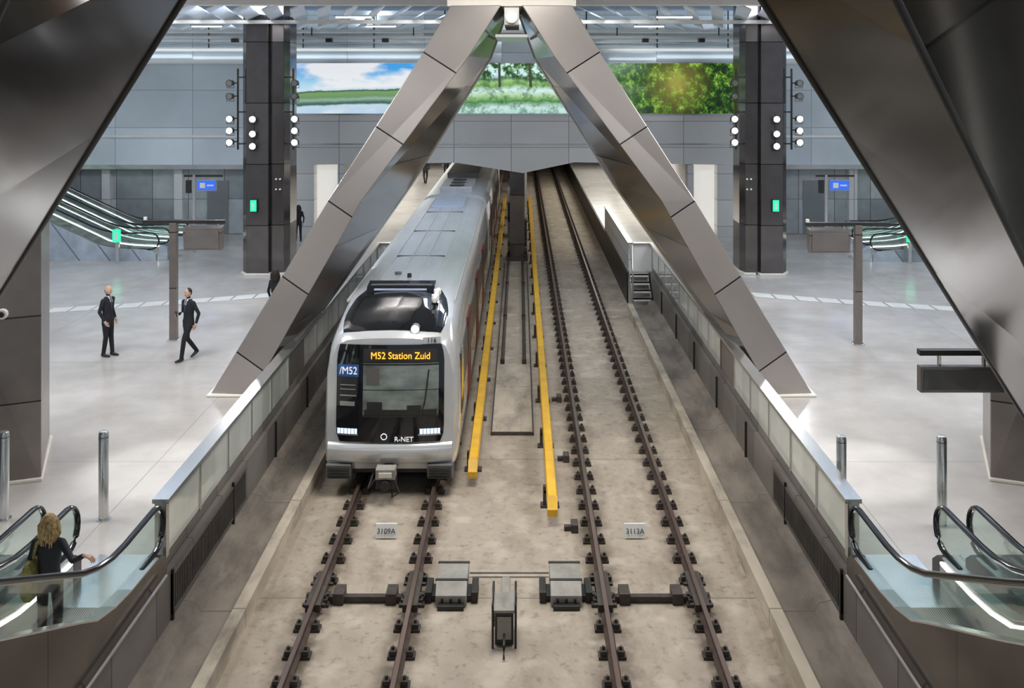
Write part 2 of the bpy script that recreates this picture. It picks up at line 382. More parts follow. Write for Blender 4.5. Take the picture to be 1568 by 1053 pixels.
def foliage(N,L):
    g,t,n,sp=zt(N,L,.1,2.2)
    n2=N.new('ShaderNodeTexNoise'); n2.inputs['Scale'].default_value=2.4; n2.inputs['Detail'].default_value=10; n2.inputs['Roughness'].default_value=.8
    L.new(g.outputs['Position'],n2.inputs['Vector'])
    c=ramp(N,L,n2.outputs[0],[(.42,(.002,.012,.002)),(.49,(.012,.055,.004)),(.54,(.06,.20,.012)),(.60,(.30,.52,.06)),(.66,(.7,.8,.3))])
    d=N.new('ShaderNodeVectorMath'); d.operation='DISTANCE'; L.new(g.outputs['Position'],d.inputs[0]); d.inputs[1].default_value=(6.9,42.1,6.5)
    md=N.new('ShaderNodeMath'); md.operation='MULTIPLY'; L.new(d.outputs['Value'],md.inputs[0]); md.inputs[1].default_value=.5
    w=ramp(N,L,md.outputs[0],[(0,(.6,.6,.6)),(.3,(.22,.22,.22)),(.8,(0,0,0))])
    c=mixn(N,L,w,c,(.75,.66,.14))
    lx=N.new('ShaderNodeMapRange'); lx.inputs[1].default_value=6.0; lx.inputs[2].default_value=3.6; L.new(sp.outputs[0],lx.inputs[0])
    pale=ramp(N,L,t,[(0,(.4,.62,.35)),(.3,(.12,.36,.08)),(.55,(.5,.72,.45)),(.7,(.1,.28,.06)),(1,(.5,.7,.6))])
    pf=N.new('ShaderNodeMath'); pf.operation='MULTIPLY'; L.new(lx.outputs[0],pf.inputs[0]); pf.inputs[1].default_value=.45
    return mixn(N,L,pf.outputs[0],c,pale)
ms1,ms2,ms3=emis_mat('polder_picture',polder),emis_mat('meadow_picture',meadow),emis_mat('foliage_picture',foliage)
b=MB()
for x0,x1,mm in ((-9.75,-2.6,ms1),(-2.58,3.3,ms2),(3.32,9.75,ms3)):
    b.box(x0,x1,YW+.2,YW+.34,5.22,7.37,mm)
b.box(-9.8,9.8,YW+.1,YW+.34,7.37,7.42,m_steel)
b.box(-9.8,9.8,YW-.05,YW+.34,5.16,5.22,m_steel)
b.build('panorama_wall_screen')

# ------------------------------------------------------------------ railway tracks
def track(cx, name):
    b=MB()
    for s in (-1,1):
        x=cx+s*.72
        prof=[(x-.07,-1.05),(x+.07,-1.05),(x+.07,-1.035),(x+.012,-1.01),(x+.012,-.94),(x+.035,-.925),(x+.035,-.9),(x-.035,-.9),(x-.035,-.925),(x-.012,-.94),(x-.012,-1.01),(x-.07,-1.035)]
        b.prism(prof,'y',2,91,m_rail)
        b.box(x-.03,x+.03,2,91,-.901,-.896,m_railtop)
        y=10.2
        while y<75:
            b.box(x-.19,x+.19,y-.08,y+.08,-1.1,-1.06,m_clip)
            for q in (-1,1):
                b.box(x+q*.12-.045,x+q*.12+.045,y-.06,y+.06,-1.06,-.995,m_clip)
                b.tube([(x+q*.12,y,-1.0),(x+q*.12,y,-.95)],.022,m_clip,6)
            y+=.66
    b.box(cx-.9,cx+.9,14.86,14.96,-1.08,-1.0,m_clip)
    for s in (-1,1):
        x=cx+s*.72
        b.box(x-.11,x+.11,14.5,15.5,-1.04,-.93,m_clip)
        for yy in (14.6,14.9,15.2,15.4): b.tube([(x-.17,yy,-.98),(x+.17,yy,-.98)],.03,m_clip,6)
        b.box(x-s*.32-.08,x-s*.32+.08,14.8,15.1,-1.1,-.93,m_clip)
    return b.build(name)
track(-2.17,'railway_track'); track(2.17,'railway_track')

def third(x, y0, name):
    b=MB()
    b.prism([(x-.075,-.62),(x+.075,-.62),(x+.095,-.66),(x+.095,-.80),(x+.07,-.80),(x+.07,-.66),(x-.07,-.66),(x-.07,-.80),(x-.095,-.80),(x-.095,-.66)],'y',y0,60,m_yellow)
    b.prism([(y0,-.62),(y0,-.80),(y0-.18,-.92),(y0-.18,-.80)],'x',x-.09,x+.09,m_yellow)
    b.box(x-.05,x+.05,y0+.1,60,-.78,-.69,m_rail)
    y=y0+.6
    while y<60:
        b.box(x-.15,x-.09,y,y+.12,-1.1,-.72,m_clip); b.box(x-.2,x+.15,y-.04,y+.16,-1.1,-1.06,m_clip)
        b.box(x-.13,x+.09,y,y+.1,-.84,-.79,m_clip)
        y+=2.9
    return b.build(name)
third(.76,17.55,'third_rail_cover'); third(-.74,19.2,'third_rail_cover')
b=MB()
for y0 in (17.2,20.3,24): 
    b.box(.96,1.2,y0,y0+.1,-1.1,-1.02,m_clip); b.box(1.08,1.2,y0-.08,y0+.18,-1.1,-.96,m_clip)
b.build('cable_clamp_set')

b=MB()
b.box(-.44,.46,21.8,27,-1.1,-1.06,m_kerb)
for x in (-.47,.46): b.box(x,x+.03,21.8,41.3,-1.1,-1.03,m_clip)
b.box(-.47,.49,21.75,21.8,-1.1,-1.03,m_clip)
b.tube([(-.3,27,-1.02),(-.3,41.3,-1.02)],.05,m_clip,8); b.tube([(.3,27,-1.02),(.3,41.3,-1.02)],.05,m_clip,8)
for y in (27,32,37,41.2):
    for x in (-.3,.3): b.box(x-.06,x+.06,y-.05,y+.05,-1.1,-.93,m_rail)
b.build('cable_trough')

def pmachine(cx):
    b=MB()
    b.box(cx-.40,cx+.40,14.9,15.25,-1.08,-1.0,m_dark)
    b.box(cx-.40,cx-.30,14.86,15.3,-1.1,-.93,m_dark); b.box(cx+.30,cx+.40,14.86,15.3,-1.1,-.93,m_dark)
    b.prism([(14.75,-1.08),(15.6,-1.08),(15.6,-.86),(15.5,-.80),(14.95,-.80),(14.75,-.93)],'x',cx-.235,cx+.235,m_box)
    for x in (-.13,.0,.13): b.box(cx+x-.02,cx+x+.02,14.735,14.75,-1.06,-.96,m_dark)
    b.box(cx-.25,cx+.25,14.95,15.0,-.81,-.785,m_dark); b.box(cx-.25,cx+.25,15.48,15.53,-.81,-.785,m_dark)
    b.box(cx-.2,cx+.2,14.65,14.77,-1.1,-1.03,m_dark)
    b.build('point_machine',bevel=.012)
pmachine(-.86); pmachine(.88)
b=MB()
b.tube([(-.62,15.65,-1.03),(.64,15.65,-1.03)],.025,m_box,8)
b.box(-.1,.02,14.3,15.6,-1.1,-1.07,m_box)
b.box(-.17,.09,13.75,14.2,-1.08,-.62,m_dark); b.box(-.19,.11,13.72,14.22,-.62,-.58,m_box)
b.box(-.14,.06,13.735,13.75,-1.0,-.68,m_box)
for x in (-.2,.12): b.tube([(x,13.7,-1.1),(x,13.7,-.5),(x,13.95,-.42),(x,14.25,-.45),(x,14.25,-1.1)],.018,m_dark,6)
b.tube([(-.04,13.7,-.9),(-.04,13.5,-.95),(-.04,13.4,-1.08)],.02,m_dark,6)
b.build('trackside_cabinet',bevel=.006)
for x,t in ((-2.13,'3109A'),(2.17,'3113A')):
    b=MB(); b.prism([(16.9,-1.08),(16.93,-1.08),(17.0,-.86),(16.97,-.86)],'x',x-.18,x+.18,m_signw); b.box(x-.1,x+.1,16.95,17.08,-1.1,-1.05,m_dark)
    o=b.build('track_number_plate')
    text(t,(x,16.915,-.97),.12,m_txtd,o,rot=(math.radians(73),0,0))

# ------------------------------------------------------------------ parapets
def parapet(s):
    b=MB()
    def bx(x0,x1,*r): b.box(min(s*x0,s*x1),max(s*x0,s*x1),*r)
    bx(4.79,4.92,13.68,34.2,.0,.17,m_louv)
    bx(4.72,4.95,13.66,34.24,.94,1.0,m_steel)
    bx(4.76,4.92,13.68,13.8,.17,.94,m_steel)
    y=13.75
    while y<34.1:
        y2=min(y+1.45,34.2)
        br=20.3<y+.7<22
        bx(4.79,4.87,y+.03,y2-.03,.19,.93, m_pyl if br else m_milk)
        bx(4.77,4.90,y2-.03,y2+.03,.17,.94,m_steel if not br else m_pyl)
        y=y2
    bx(3.99,4.12,34.34,44,0,.94,m_wall); bx(3.96,4.16,34.34,44.1,.94,1.0,m_steel)
    bx(4.16,4.92,34.3,34.45,0,.94,m_white); bx(4.12,4.95,34.25,34.5,.94,1.0,m_steel)
    return b.build('platform_parapet')
parapet(-1); parapet(1)
for s in (-1,1):
    b=MB()
    for i in range(4):
        x=sorted((s*4.0,s*4.64)); z=-.86+.21*(i+1); y=33.05+.3*i
        b.box(x[0],x[1],y,y+.3,z-.04,z,m_steel); b.box(x[0],x[1],y,y+.03,z-.10,z,m_signw)
    for x in (s*4.0,s*4.62):
        b.prism([(33.05,-1.1),(33.2,-1.1),(34.28,-.1),(34.28,.05),(33.05,-.7)],'x',x-.02,x+.02,m_steel)
    b.tube([(s*4.0,33.1,-.8),(s*4.0,33.1,.1),(s*4.0,34.2,.9)],.025,m_steel,6)
    b.build('service_steps')

# ------------------------------------------------------------------ A-frame struts
def strut_far(s, mat):
    b=MB()
    st=[(0,-6.5,-5.6,-5.45,-6.5),(4.2,-3.95,-3.22,-2.5,-3.6),(7.3,-1.96,-.92,-.55,-1.6),(8.4,-1.31,-.22,-.16,-1.2)]
    rings=[]
    for z,a,bb,c,d in st:
        rings.append([(-s*a,21.1,z),(-s*bb,21.0,z),(-s*c,24.4,z),(-s*d,24.4,z)])
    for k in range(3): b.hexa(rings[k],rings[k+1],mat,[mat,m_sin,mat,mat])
    b.tube([(p[2][0],p[2][1]-.03,p[2][2]) for p in rings],.035,m_steel,6)  # bright tube put in for the reflected light along the inner edge
    x=sorted((s*5.52,s*6.54)); b.box(x[0],x[1],20.97,24.45,0,.05,m_cream)
    return b
fr=bpy.data.objects.new('a_frame_support',None); COL.objects.link(fr)
strut_far(-1,m_strutL).build('strut_1',fr,bevel=.03)
strut_far(1,m_strutR).build('strut_2',fr,bevel=.03)
b=MB()
b.box(-.16,.16,21.4,24.2,8.0,8.5,m_white); b.box(-.35,.35,21.2,24.3,7.72,7.78,m_steel)
b.box(-1.4,1.4,21.3,24.3,8.4,9.6,m_cream)
b.tube([(0,21.35,8.15),(0,21.15,8.15)],.13,m_steel,16); b.tube([(0,21.16,8.15),(0,21.12,8.15)],.07,m_emw,12)
b.build('apex_node',fr)

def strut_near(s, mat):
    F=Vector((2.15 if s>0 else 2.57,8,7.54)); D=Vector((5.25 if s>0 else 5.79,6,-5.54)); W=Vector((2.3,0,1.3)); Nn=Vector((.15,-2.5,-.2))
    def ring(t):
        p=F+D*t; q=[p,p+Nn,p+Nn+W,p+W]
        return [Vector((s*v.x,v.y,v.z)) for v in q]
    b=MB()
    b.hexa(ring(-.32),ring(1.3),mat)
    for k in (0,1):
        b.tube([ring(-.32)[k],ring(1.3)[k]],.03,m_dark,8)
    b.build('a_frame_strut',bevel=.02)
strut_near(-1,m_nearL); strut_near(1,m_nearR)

for s in (-1,1):
    b=MB(); o=0 if s<0 else .22
    lo=[(s*(7.98+o),16.7,0),(s*9.9,16.0,0),(s*9.9,18.6,0),(s*(8.75+o),18.6,0)]
    hi=[(s*(7.98+o),16.7,4.6),(s*9.5,16.0,4.6),(s*9.5,18.6,4.6),(s*(8.75+o),18.6,4.6)]
    b.hexa(lo,hi,m_pyl)
    b.hexa([(p[0]+( -s*.04 if i in(0,3) else s*.04),p[1]+(-.04 if i<2 else .04),0) for i,p in enumerate(lo)],[(p[0]+(-s*.04 if i in(0,3) else s*.04),p[1]+(-.04 if i<2 else .04),.06) for i,p in enumerate(lo)],m_cream)
    if s<0: b.tube([(s*8.53,16.55,2.9),(s*8.50,16.40,2.9)],.09,m_signw,16); b.tube([(s*8.50,16.41,2.9),(s*8.50,16.38,2.9)],.05,m_dark,16)
    b.build('support_pylon',bevel=.02)

# ------------------------------------------------------------------ dark columns with spotlights
def column(s):
    e=bpy.data.objects.new('clad_column',None); COL.objects.link(e)
    b=MB()
    poly=[(7.84,34.2),(7.95,33.75),(8.35,33.7),(8.38,33.85),(8.42,33.85),(8.45,33.6),(9.2,33.6),(9.4,33.9),(9.4,35.2),(7.84,35.2)]
    b.prism([(s*x,y) for x,y in poly],'z',0,9.6,m_col)
    b.prism([(s*x*1.0+(s*.06 if x>8.6 else -s*.06),y+(-.06 if y<34.5 else .06)) for x,y in poly],'z',0,.08,m_cream)
    b.build('shaft',e,bevel=.015)
    b=MB()
    for px in (7.66,9.58):
        b.tube([(s*px,33.9,4.3),(s*px,33.9,7.1)],.035,m_dark,6)
        for z in (4.5,5.6,6.8):
            b.tube([(s*px,33.9,z),(s*(7.9 if px<8 else 9.35),33.9,z)],.025,m_dark,6)
    def lamp(x,z,on):
        b.tube([(x,33.70,z),(x,33.66,z),(x,33.54,z),(x,33.36,z)],[.05,.10,.105,.125],m_dark,14)
        b.tube([(x,33.362,z),(x,33.345,z)],.095,m_emspot if on else m_screenoff,14)
        b.tube([(x-.12,33.5,z),(x-.13,33.5,z-.16),(x+.13,33.5,z-.16),(x+.12,33.5,z)],.012,m_dark,5)
    for px in (7.5,9.72):
        for z,on in ((4.58,1),(4.98,1),(5.38,1),(6.15,0),(6.6,0)): 
            lamp(s*px,z,on); b.tube([(s*px,33.66,z),(s*(7.66 if px<8 else 9.58),33.9,z)],.02,m_dark,5)
    for z in (4.45,4.87,5.37): lamp(s*8.93,z,1)
    b.tube([(s*8.93,33.62,4.3),(s*8.93,33.62,5.6)],.03,m_dark,6)
    b.build('spotlight_rack',e,smooth=40)
    b=MB(); b.box(s*8.93-.1,s*8.93+.1,33.45,33.6,2.22,2.6,m_green); b.box(s*8.93-.12,s*8.93+.12,33.5,33.62,2.19,2.63,m_dark)
    b.box(s*8.93-.03,s*8.93+.03,33.445,33.45,2.3,2.5,m_signw)
    for x in (-.35,.1):
        for z in (2.95,3.3): b.tube([(s*8.1+x*.3,33.72,z),(s*8.1+x*.3,33.66,z)],.03,m_signw,8)
    b.build('exit_sign',e)
column(-1); column(1)

# ------------------------------------------------------------------ signage posts
def signpost(px,y,x0,x1,d0,d1):
    b=MB()
    b.box(px-.09,px+.09,y-.09,y+.09,0,3.05,m_pyl); b.box(px-.14,px+.14,y-.14,y+.14,0,.03,m_steel)
    b.box(x0,x1,y-.06,y+.06,3.03,3.12,m_dark)
    b.prism([(y-.2,2.94),(y+.1,2.98),(y+.02,2.4),(y-.12,2.36)],'x',d0,d1,m_pyl)
    b.prism([(y-.215,2.9),(y-.205,2.9),(y-.135,2.4),(y-.145,2.4)],'x',d0+.06,d1-.06,m_screenoff)
    for x in (d0+.12,d1-.12): b.box(x-.02,x+.02,y-.03,y+.03,2.9,3.05,m_steel)
    b.tube([(x0+.05,y,3.12),(x0+.05,y,3.2)],.05,m_signw,8)
    b.build('platform_display_sign',bevel=.008)
signpost(-8.83,25.5,-9.62,-7.5,-8.53,-7.54)
signpost(8.84,25.1,7.5,9.66,7.55,8.6)
b=MB()
b.box(6.0,8.8,14.25,14.37,2.83,2.91,m_dark); b.box(8.7,8.8,14.3,15.98,2.8,2.9,m_dark)
b.box(5.99,7.2,14.2,14.34,2.31,2.68,m_pyl); b.box(6.03,7.16,14.19,14.2,2.35,2.64,m_screenoff)
for x in (6.3,6.95): b.box(x-.02,x+.02,14.27,14.33,2.66,2.85,m_steel)
b.build('bracket_display_sign',bevel=.008)
for s,x in ((-1,-11.95),(1,12.55)):
    b=MB(); px=x-.5
    b.box(px-.05,px+.05,38-.05,38.05,0,3.0,m_steel); b.box(px-.4,px+1.1,37.97,38.03,2.92,3.0,m_dark)
    b.box(x-.35,x+.35,37.9,38.02,2.42,2.78,m_blue); b.box(x-.37,x+.37,37.94,38.04,2.39,2.81,m_steel)
    b.box(x-.25,x-.05,37.885,37.9,2.5,2.7,m_signw); b.box(x+.02,x+.28,37.885,37.9,2.57,2.63,m_signw)
    b.box(px-.3,px-.1,37.9,38,2.3,2.8,m_dark)
    b.build('direction_sign')
    xx=-14.5 if s<0 else 14.4
    b=MB(); b.box(xx-.06,xx+.06,35.7,35.8,0,1.3,m_steel); b.box(xx-.14,xx+.14,35.62,35.7,.8,1.25,m_green); b.box(xx-.05,xx+.05,35.61,35.62,.9,1.15,m_signw)
    b.build('emergency_exit_totem')

for x,y in ((-7.85,15.25),(-6.3,15.25),(5.12,15.05),(6.66,15.05)):
    b=MB(); b.tube([(0,0,0),(0,0,1.34),(0,0,1.37),(0,0,1.375)],[.075,.075,.06,.02],m_steel,20); b.tube([(0,0,0),(0,0,.02)],.11,m_steel,20)
    b.tube([(0,0,1.28),(0,0,1.29)],.077,m_dark,20)
    b.build('steel_bollard',smooth=40,loc=(x,y,0))

b=MB()
for s in (-1,1):
    for i in range(26):
        x=5.6+i*.62
        f=lambda q: 30.6-.42*max(0,(q-7))+.012*(q-7)**2
        lo=[(s*x,f(x),.004),(s*(x+.57),f(x+.57),.004),(s*(x+.57),f(x+.57)+.6,.004),(s*x,f(x)+.6,.004)]
        b.hexa(lo,[(p[0],p[1],.012) for p in lo],m_tact)
b.build('tactile_paving')

# ------------------------------------------------------------------ escalators
m_step=M('escalator_step',(.30,.31,.31),rough=.4,metal=.6,var=.1,seams=((X3,.03,0,.01),))
m_yl=M('step_yellow_line',(.75,.62,.08),rough=.5)
def escalator(loc, rot, clad=None):
    clad=clad or m_clad
    b=MB()
    arc=[(.1+.3*math.cos(a),.72+.3*math.sin(a)) for a in [math.radians(-90+18*i) for i in range(11)]]
    rail=[(-.35,.42)]+arc+[(-.9,1.02),(-1.3,1.05),(-1.7,1.14),(-2.1,1.28),(-4.07,2.2),(-11,5.6)]
    deck=[(.0,.40),(-.9,.44),(-1.4,.50),(-1.9,.62),(-2.35,.84),(-4.07,1.64),(-11,5.04)]
    for s in (-1,1):
        x=s*.59
        b.tube([(x,y,z) for y,z in rail],[(.045,.03)]*len(rail),m_black,10)
        b.tube([(x,y,z-.035 if y<.1 else z) for y,z in rail[11:]],.016,m_steel,6)
        g=[(.1+.27*math.cos(a),.72+.27*math.sin(a)) for a in [math.radians(-90+18*i) for i in range(11)]]
        g+=[(y,z-.03) for y,z in rail[12:]]
        g+=[(y,z) for y,z in reversed(deck)]
        b.prism(g,'x',x-.006,x+.006,m_glass)
        x0,x1=sorted((s*.5,s*.68))
        body=[(.32,0),(.32,.25),(.15,.38)]+deck+[(-11,0)]
        b.prism(body,'x',x0,x1,clad)
        for k in range(len(deck)-1):
            (y0,z0),(y1,z1)=deck[k],deck[k+1]
            b.hexa([(x0,y0,z0),(x1,y0,z0),(x1,y1,z1),(x0,y1,z1)],[(x0,y0,z0+.02),(x1,y0,z0+.02),(x1,y1,z1+.02),(x0,y1,z1+.02)],m_steel)
            xa,xb=sorted((s*.47,s*.5))
            b.hexa([(xa,y0,z0-.07),(xb,y0,z0-.07),(xb,y1,z1-.07),(xa,y1,z1-.07)],[(xa,y0,z0-.04),(xb,y0,z0-.04),(xb,y1,z1-.04),(xa,y1,z1-.04)],m_emw)
            b.hexa([(xa,y0,z0-.45),(xb,y0,z0-.45),(xb,y1,z1-.45),(xa,y1,z1-.45)],[(xa,y0,z0-.08),(xb,y0,z0-.08),(xb,y1,z1-.08),(xa,y1,z1-.08)],m_steel)
    b.box(-.5,.5,-.5,.9,.005,.015,m_steel)
    b.box(-.5,.5,-1.7,-.5,.0,.012,m_step)
    for k in range(23):
        y=-1.7-.4*k; z=.195*(k+1)
        b.box(-.5,.5,y-.4,y,z-.25,z,m_step)
        b.box(-.5,.5,y-.03,y+.002,z-.001,z+.003,m_yl)
        for xx in (-.49,.45): b.box(xx,xx+.04,y-.4,y,z,z+.003,m_yl)
    return b.build('escalator',smooth=30,loc=loc,rotz=rot)
for s in (-1,1):
    escalator((s*5.37,13.2,0),0); escalator((s*7.01,13.2,0),0)
escalator((-13.6,36.9,0),math.radians(-90),m_cladb); escalator((-13.6,38.9,0),math.radians(-90),m_cladb)
escalator((13.5,36.7,0),math.radians(90),m_cladb); escalator((13.5,38.7,0),math.radians(90),m_cladb)
b=MB()
for s in (-1,1):
    b.tube([(s*4.62,13.3,.12),(s*4.62,4,.12)],.022,m_steel,8)
    for y in (5,7,9,11,13): b.tube([(s*4.62,y,.12),(s*4.69,y,.0)],.012,m_steel,6)
b.build('edge_handrail')

# ------------------------------------------------------------------ tunnel pillars
b=MB()
for i in range(8):
    y=42.0+i*6
    b.prism([(-.25,y),(.38,y),(.48,y+.25),(.38,y+.9),(-.25,y+.9),(-.35,y+.25)],'z',-1.1,3.2,m_col)
    b.box(-.4,.52,y-.08,y+.98,-1.1,-.95,m_clip)
b.build('tunnel_pillar_row')

# ------------------------------------------------------------------ metro train
TX=-2.30; DY=.45
train=bpy.data.objects.new('metro_train',None); COL.objects.link(train)
def sec(hw,cr,lo=-.62):
    hw*=1.02
    h=[(hw*.90,lo),(hw*.985,lo+.12),(hw,-.2),(hw,.55),(hw*.99,1.15),(hw*.965,cr-.62),(hw*.93,cr-.36),(hw*.85,cr-.15),(hw*.70,cr-.05),(hw*.35,cr-.01)]
    return h+[(0,cr)]+[(-x,z) for x,z in reversed(h)]
def fy(x,z): return DY+18.16+.10*max(z,-.1)+.13*(abs(x)/1.2)**2.5+(.25*max(0,-.45-z))
b=MB()
front=sec(1.19,1.86)
rings=[]
cz=.62
for k in (.15,.5,.8,.93,1.0):
    rings.append([(TX+x*k, fy(x*k,cz+(z-cz)*k), cz+(z-cz)*k) for x,z in front])
rings.append([(TX+x,y_,z) for (x,z),y_ in zip(sec(1.24,1.95),[fy(x,z)+.12 for x,z in front])])
for Y,hw,cr in ((18.75,1.27,2.02),(19.4,1.275,2.16),(20.1,1.275,2.28),(20.7,1.275,2.34),(21.3,1.275,2.36),(28,1.275,2.36),(35.85,1.275,2.36)):
    rings.append([(TX+x,Y+DY,z) for x,z in sec(hw,cr)])
def tm(c):
    if c.z>1.93 and c.y>19+DY: return m_roof
    return m_sil
b.loft(rings,tm)
b.build('leading_car_shell',train,smooth=35)
b=MB()
def roofz(Y):
    pts=[(18.36,1.88),(18.48,1.95),(18.75,2.02),(19.4,2.16),(20.1,2.28),(20.7,2.34),(21.3,2.36)]
    for (a,za),(c_,zc) in zip(pts,pts[1:]):
        if Y<=c_: return za+(zc-za)*(Y-a)/(c_-a)
    return 2.36
def topz(x,cr):
    q=[(0,0),(.35,-.01),(.70,-.05),(.85,-.15),(.93,-.36)]; u=abs(x)/1.30
    for (a,za),(c_,zc) in zip(q,q[1:]):
        if u<=c_: return cr+za+(zc-za)*(u-a)/(c_-a)
    return cr-.36
vs=[];fs=[];NX,NY=20,16
for j in range(NY+1):
    t=j/NY; Y=18.52+2.05*t; w=.94+.09*math.sin(math.pi*min(1,t*1.3))-.25*max(0,t-.75)*4*.6
    for i in range(NX+1):
        x=w*(-1+2*i/NX); vs.append((TX+x,Y+DY+(.05*(x/w)**4 if j==0 else 0),topz(x,roofz(Y))+.018))
for j in range(NY):
    for i in range(NX): a=j*(NX+1)+i; fs.append((a,a+1,a+NX+2,a+NX+1))
b.add(vs,fs,m_blk)
b.build('nose_cowl',train,smooth=50)
b=MB()
for y0,y1 in ((37.1,55.5),(56.3,75)):
    rg=[]
    for Y,k in ((y0,.93),(y0+.15,1),((y0+y1)/2,1),(y1-.15,1),(y1,.93)):
        rg.append([(TX+x*k,Y,z if z<0 else z*k) for x,z in sec(1.275,2.36)])
    b.loft(rg,tm)
b.build('trailing_car_shells',train,smooth=35)
b=MB()
for y0,y1 in ((36.3,37.1),(55.5,56.3)):
    for k in range(4):
        yy=y0+(y1-y0)*k/4
        b.loft([[(TX+x*q,yv,z*.9) for x,z in sec(1.275,2.3)] for q,yv in ((.84,yy),(.88,yy+.1),(.84,yy+.2))],m_und)
b.build('gangway_bellows',train)
b=MB()
nx,nz=14,12
def outline(zt_):
    w=1.0
    if zt_<.1: w=.93+.7*zt_
    if zt_>.88: w=1.0-.45*(zt_-.88)
    return w
def FP(x,z,off): return (TX+x*1.03, fy(x*1.03,z)-off, z)
vs=[];fs=[]
for j in range(nz+1):
    t=j/nz; z=-.06+t*1.80; w=outline(t)
    for i in range(nx+1): vs.append(FP(w*(-1+2*i/nx),z,.022))
for j in range(nz):
    for i in range(nx): a=j*(nx+1)+i; fs.append((a,a+1,a+nx+2,a+nx+1))
b.add(vs,fs,m_blk)
def patch(x0,x1,z0,z1,off,mat,n=6):
    vs=[FP(x0+(x1-x0)*i/n,z,off) for z in (z0,z1) for i in range(n+1)]
    vs+=[FP(x0+(x1-x0)*i/n,z,off-.02) for z in (z0,z1) for i in range(n+1)]
    fs=[(i,i+1,n+2+i,n+1+i) for i in range(n)]+[(2*(n+1)+i,2*(n+1)+i+1,3*(n+1)+i+1,3*(n+1)+i) for i in range(n)]
    fs+=[(i,i+1,2*(n+1)+i+1,2*(n+1)+i) for i in range(n)]+[(n+1+i,n+2+i,3*(n+1)+i+1,3*(n+1)+i) for i in range(n)]
    b.add(vs,fs,mat)
patch(-.50,.90,.44,1.36,.030,m_wsh,8)
patch(-.50,.90,.40,.44,.034,m_dark,8); patch(-.50,.90,1.36,1.39,.034,m_dark,8)
patch(-.50,.90,.90,.91,.033,m_dark,8)
patch(-.50,.90,1.39,1.397,.04,m_steel,8)
patch(-.50,.87,1.42,1.66,.032,m_txtd,8)
patch(-.98,-.58,1.14,1.36,.034,m_lblue,3)
patch(-.98,-.60,.09,.18,.036,m_led,3); patch(.55,.93,.09,.18,.036,m_led,3)
for k in range(6):
    for x0 in (-.98,.55): patch(x0+k*.065,x0+k*.065+.012,.09,.18,.040,m_dark,1)
patch(-1.0,-.58,.06,.085,.034,m_steel,3); patch(.53,.95,.06,.085,.034,m_steel,3)
patch(-.93,-.65,.60,.68,.034,m_steel,3); patch(-.93,-.62,.78,.80,.034,m_steel,3)
for zz in (.9,.98): patch(-.93,-.64,zz,zz+.012,.034,m_steel,3)
b.tube([FP(.55,.36,.06),FP(.66,.75,.06),FP(.70,1.05,.055)],.012,m_txtd,6)
b.tube([FP(.64,.62,.05),FP(.72,1.28,.05)],.014,m_txtd,6)
patch(-.42,-.14,.52,.68,.036,m_dark,2); patch(.32,.58,.52,.62,.036,m_dark,2); patch(-.47,.87,.44,.54,.038,m_dark,6)
patch(-.44,-.2,1.0,1.3,.033,m_screenoff,2)
patch(.60,.93,1.755,1.875,.03,m_sil,3)
b.build('front_mask',train,smooth=40)
b=MB()
nn=12
rg=[]
for z,o in ((-.46,.02),(-.40,.07),(-.22,.09),(-.12,.05),(-.09,.0)):
    rg.append([FP(-1.15+2.30*i/nn,z,o) for i in range(nn+1)])
vs=[p for r in rg for p in r]; fs=[]
for j in range(len(rg)-1):
    for i in range(nn): a=j*(nn+1)+i; fs.append((a,a+1,a+nn+2,a+nn+1))
b.add(vs,fs,m_sil)
b.build('bumper',train,smooth=50)
b=MB()
for s in (-1,1):
    x0,x1=sorted((TX+s*.72,TX+s*1.20))
    b.prism([(18.1+DY,-.48),(18.7+DY,-.48),(18.7+DY,-.80),(18.25+DY,-.80),(18.12+DY,-.7)],'x',x0,x1,m_bump)
    for z in (-.54,-.60,-.66,-.72): b.box(x0+.03,x1-.03,18.085+DY,18.13+DY,z-.012,z+.012,m_dark)
b.box(TX-.72,TX+.72,18.35+DY,18.8+DY,-.72,-.46,m_und)
b.box(TX-1.05,TX+1.05,18.8+DY,75,-.82,-.60,m_und)
for yy in (20.6,22.6,33,35,39,41):
    for s in (-1,1): b.tube([(-2.17+s*.66,yy,-.52),(-2.17+s*.78,yy,-.52)],.375,m_und,20)
b.box(TX-1.0,TX+1.0,19.9,23.1,-.78,-.55,m_und)
b.build('underframe',train,bevel=.01)
b=MB()
def Yc(y): return y+DY
b.box(TX-.2,TX+.16,Yc(17.72),Yc(17.98),-.60,-.42,m_box); b.box(TX-.14,TX+.1,Yc(17.70),Yc(17.73),-.56,-.47,m_cream)
b.tube([(TX-.02,Yc(18.5),-.55),(TX-.02,Yc(17.95),-.55)],.09,m_und,12)
b.box(TX-.2,TX+.16,Yc(17.75),Yc(18.1),-.78,-.62,m_und)
b.tube([(TX-.02,Yc(17.78),-.70),(TX-.02,Yc(17.66),-.70)],.09,m_dark,14)
b.tube([(TX+.14,Yc(17.8),-.62),(TX+.24,Yc(17.75),-.85),(TX+.1,Yc(17.8),-.95),(TX+.05,Yc(18.1),-.7)],.02,m_und,6)
b.tube([(TX-.2,Yc(17.85),-.62),(TX-.35,Yc(17.8),-.8),(TX-.3,Yc(18.2),-.65)],.02,m_und,6)
b.build('coupler',train,bevel=.01)
b=MB()
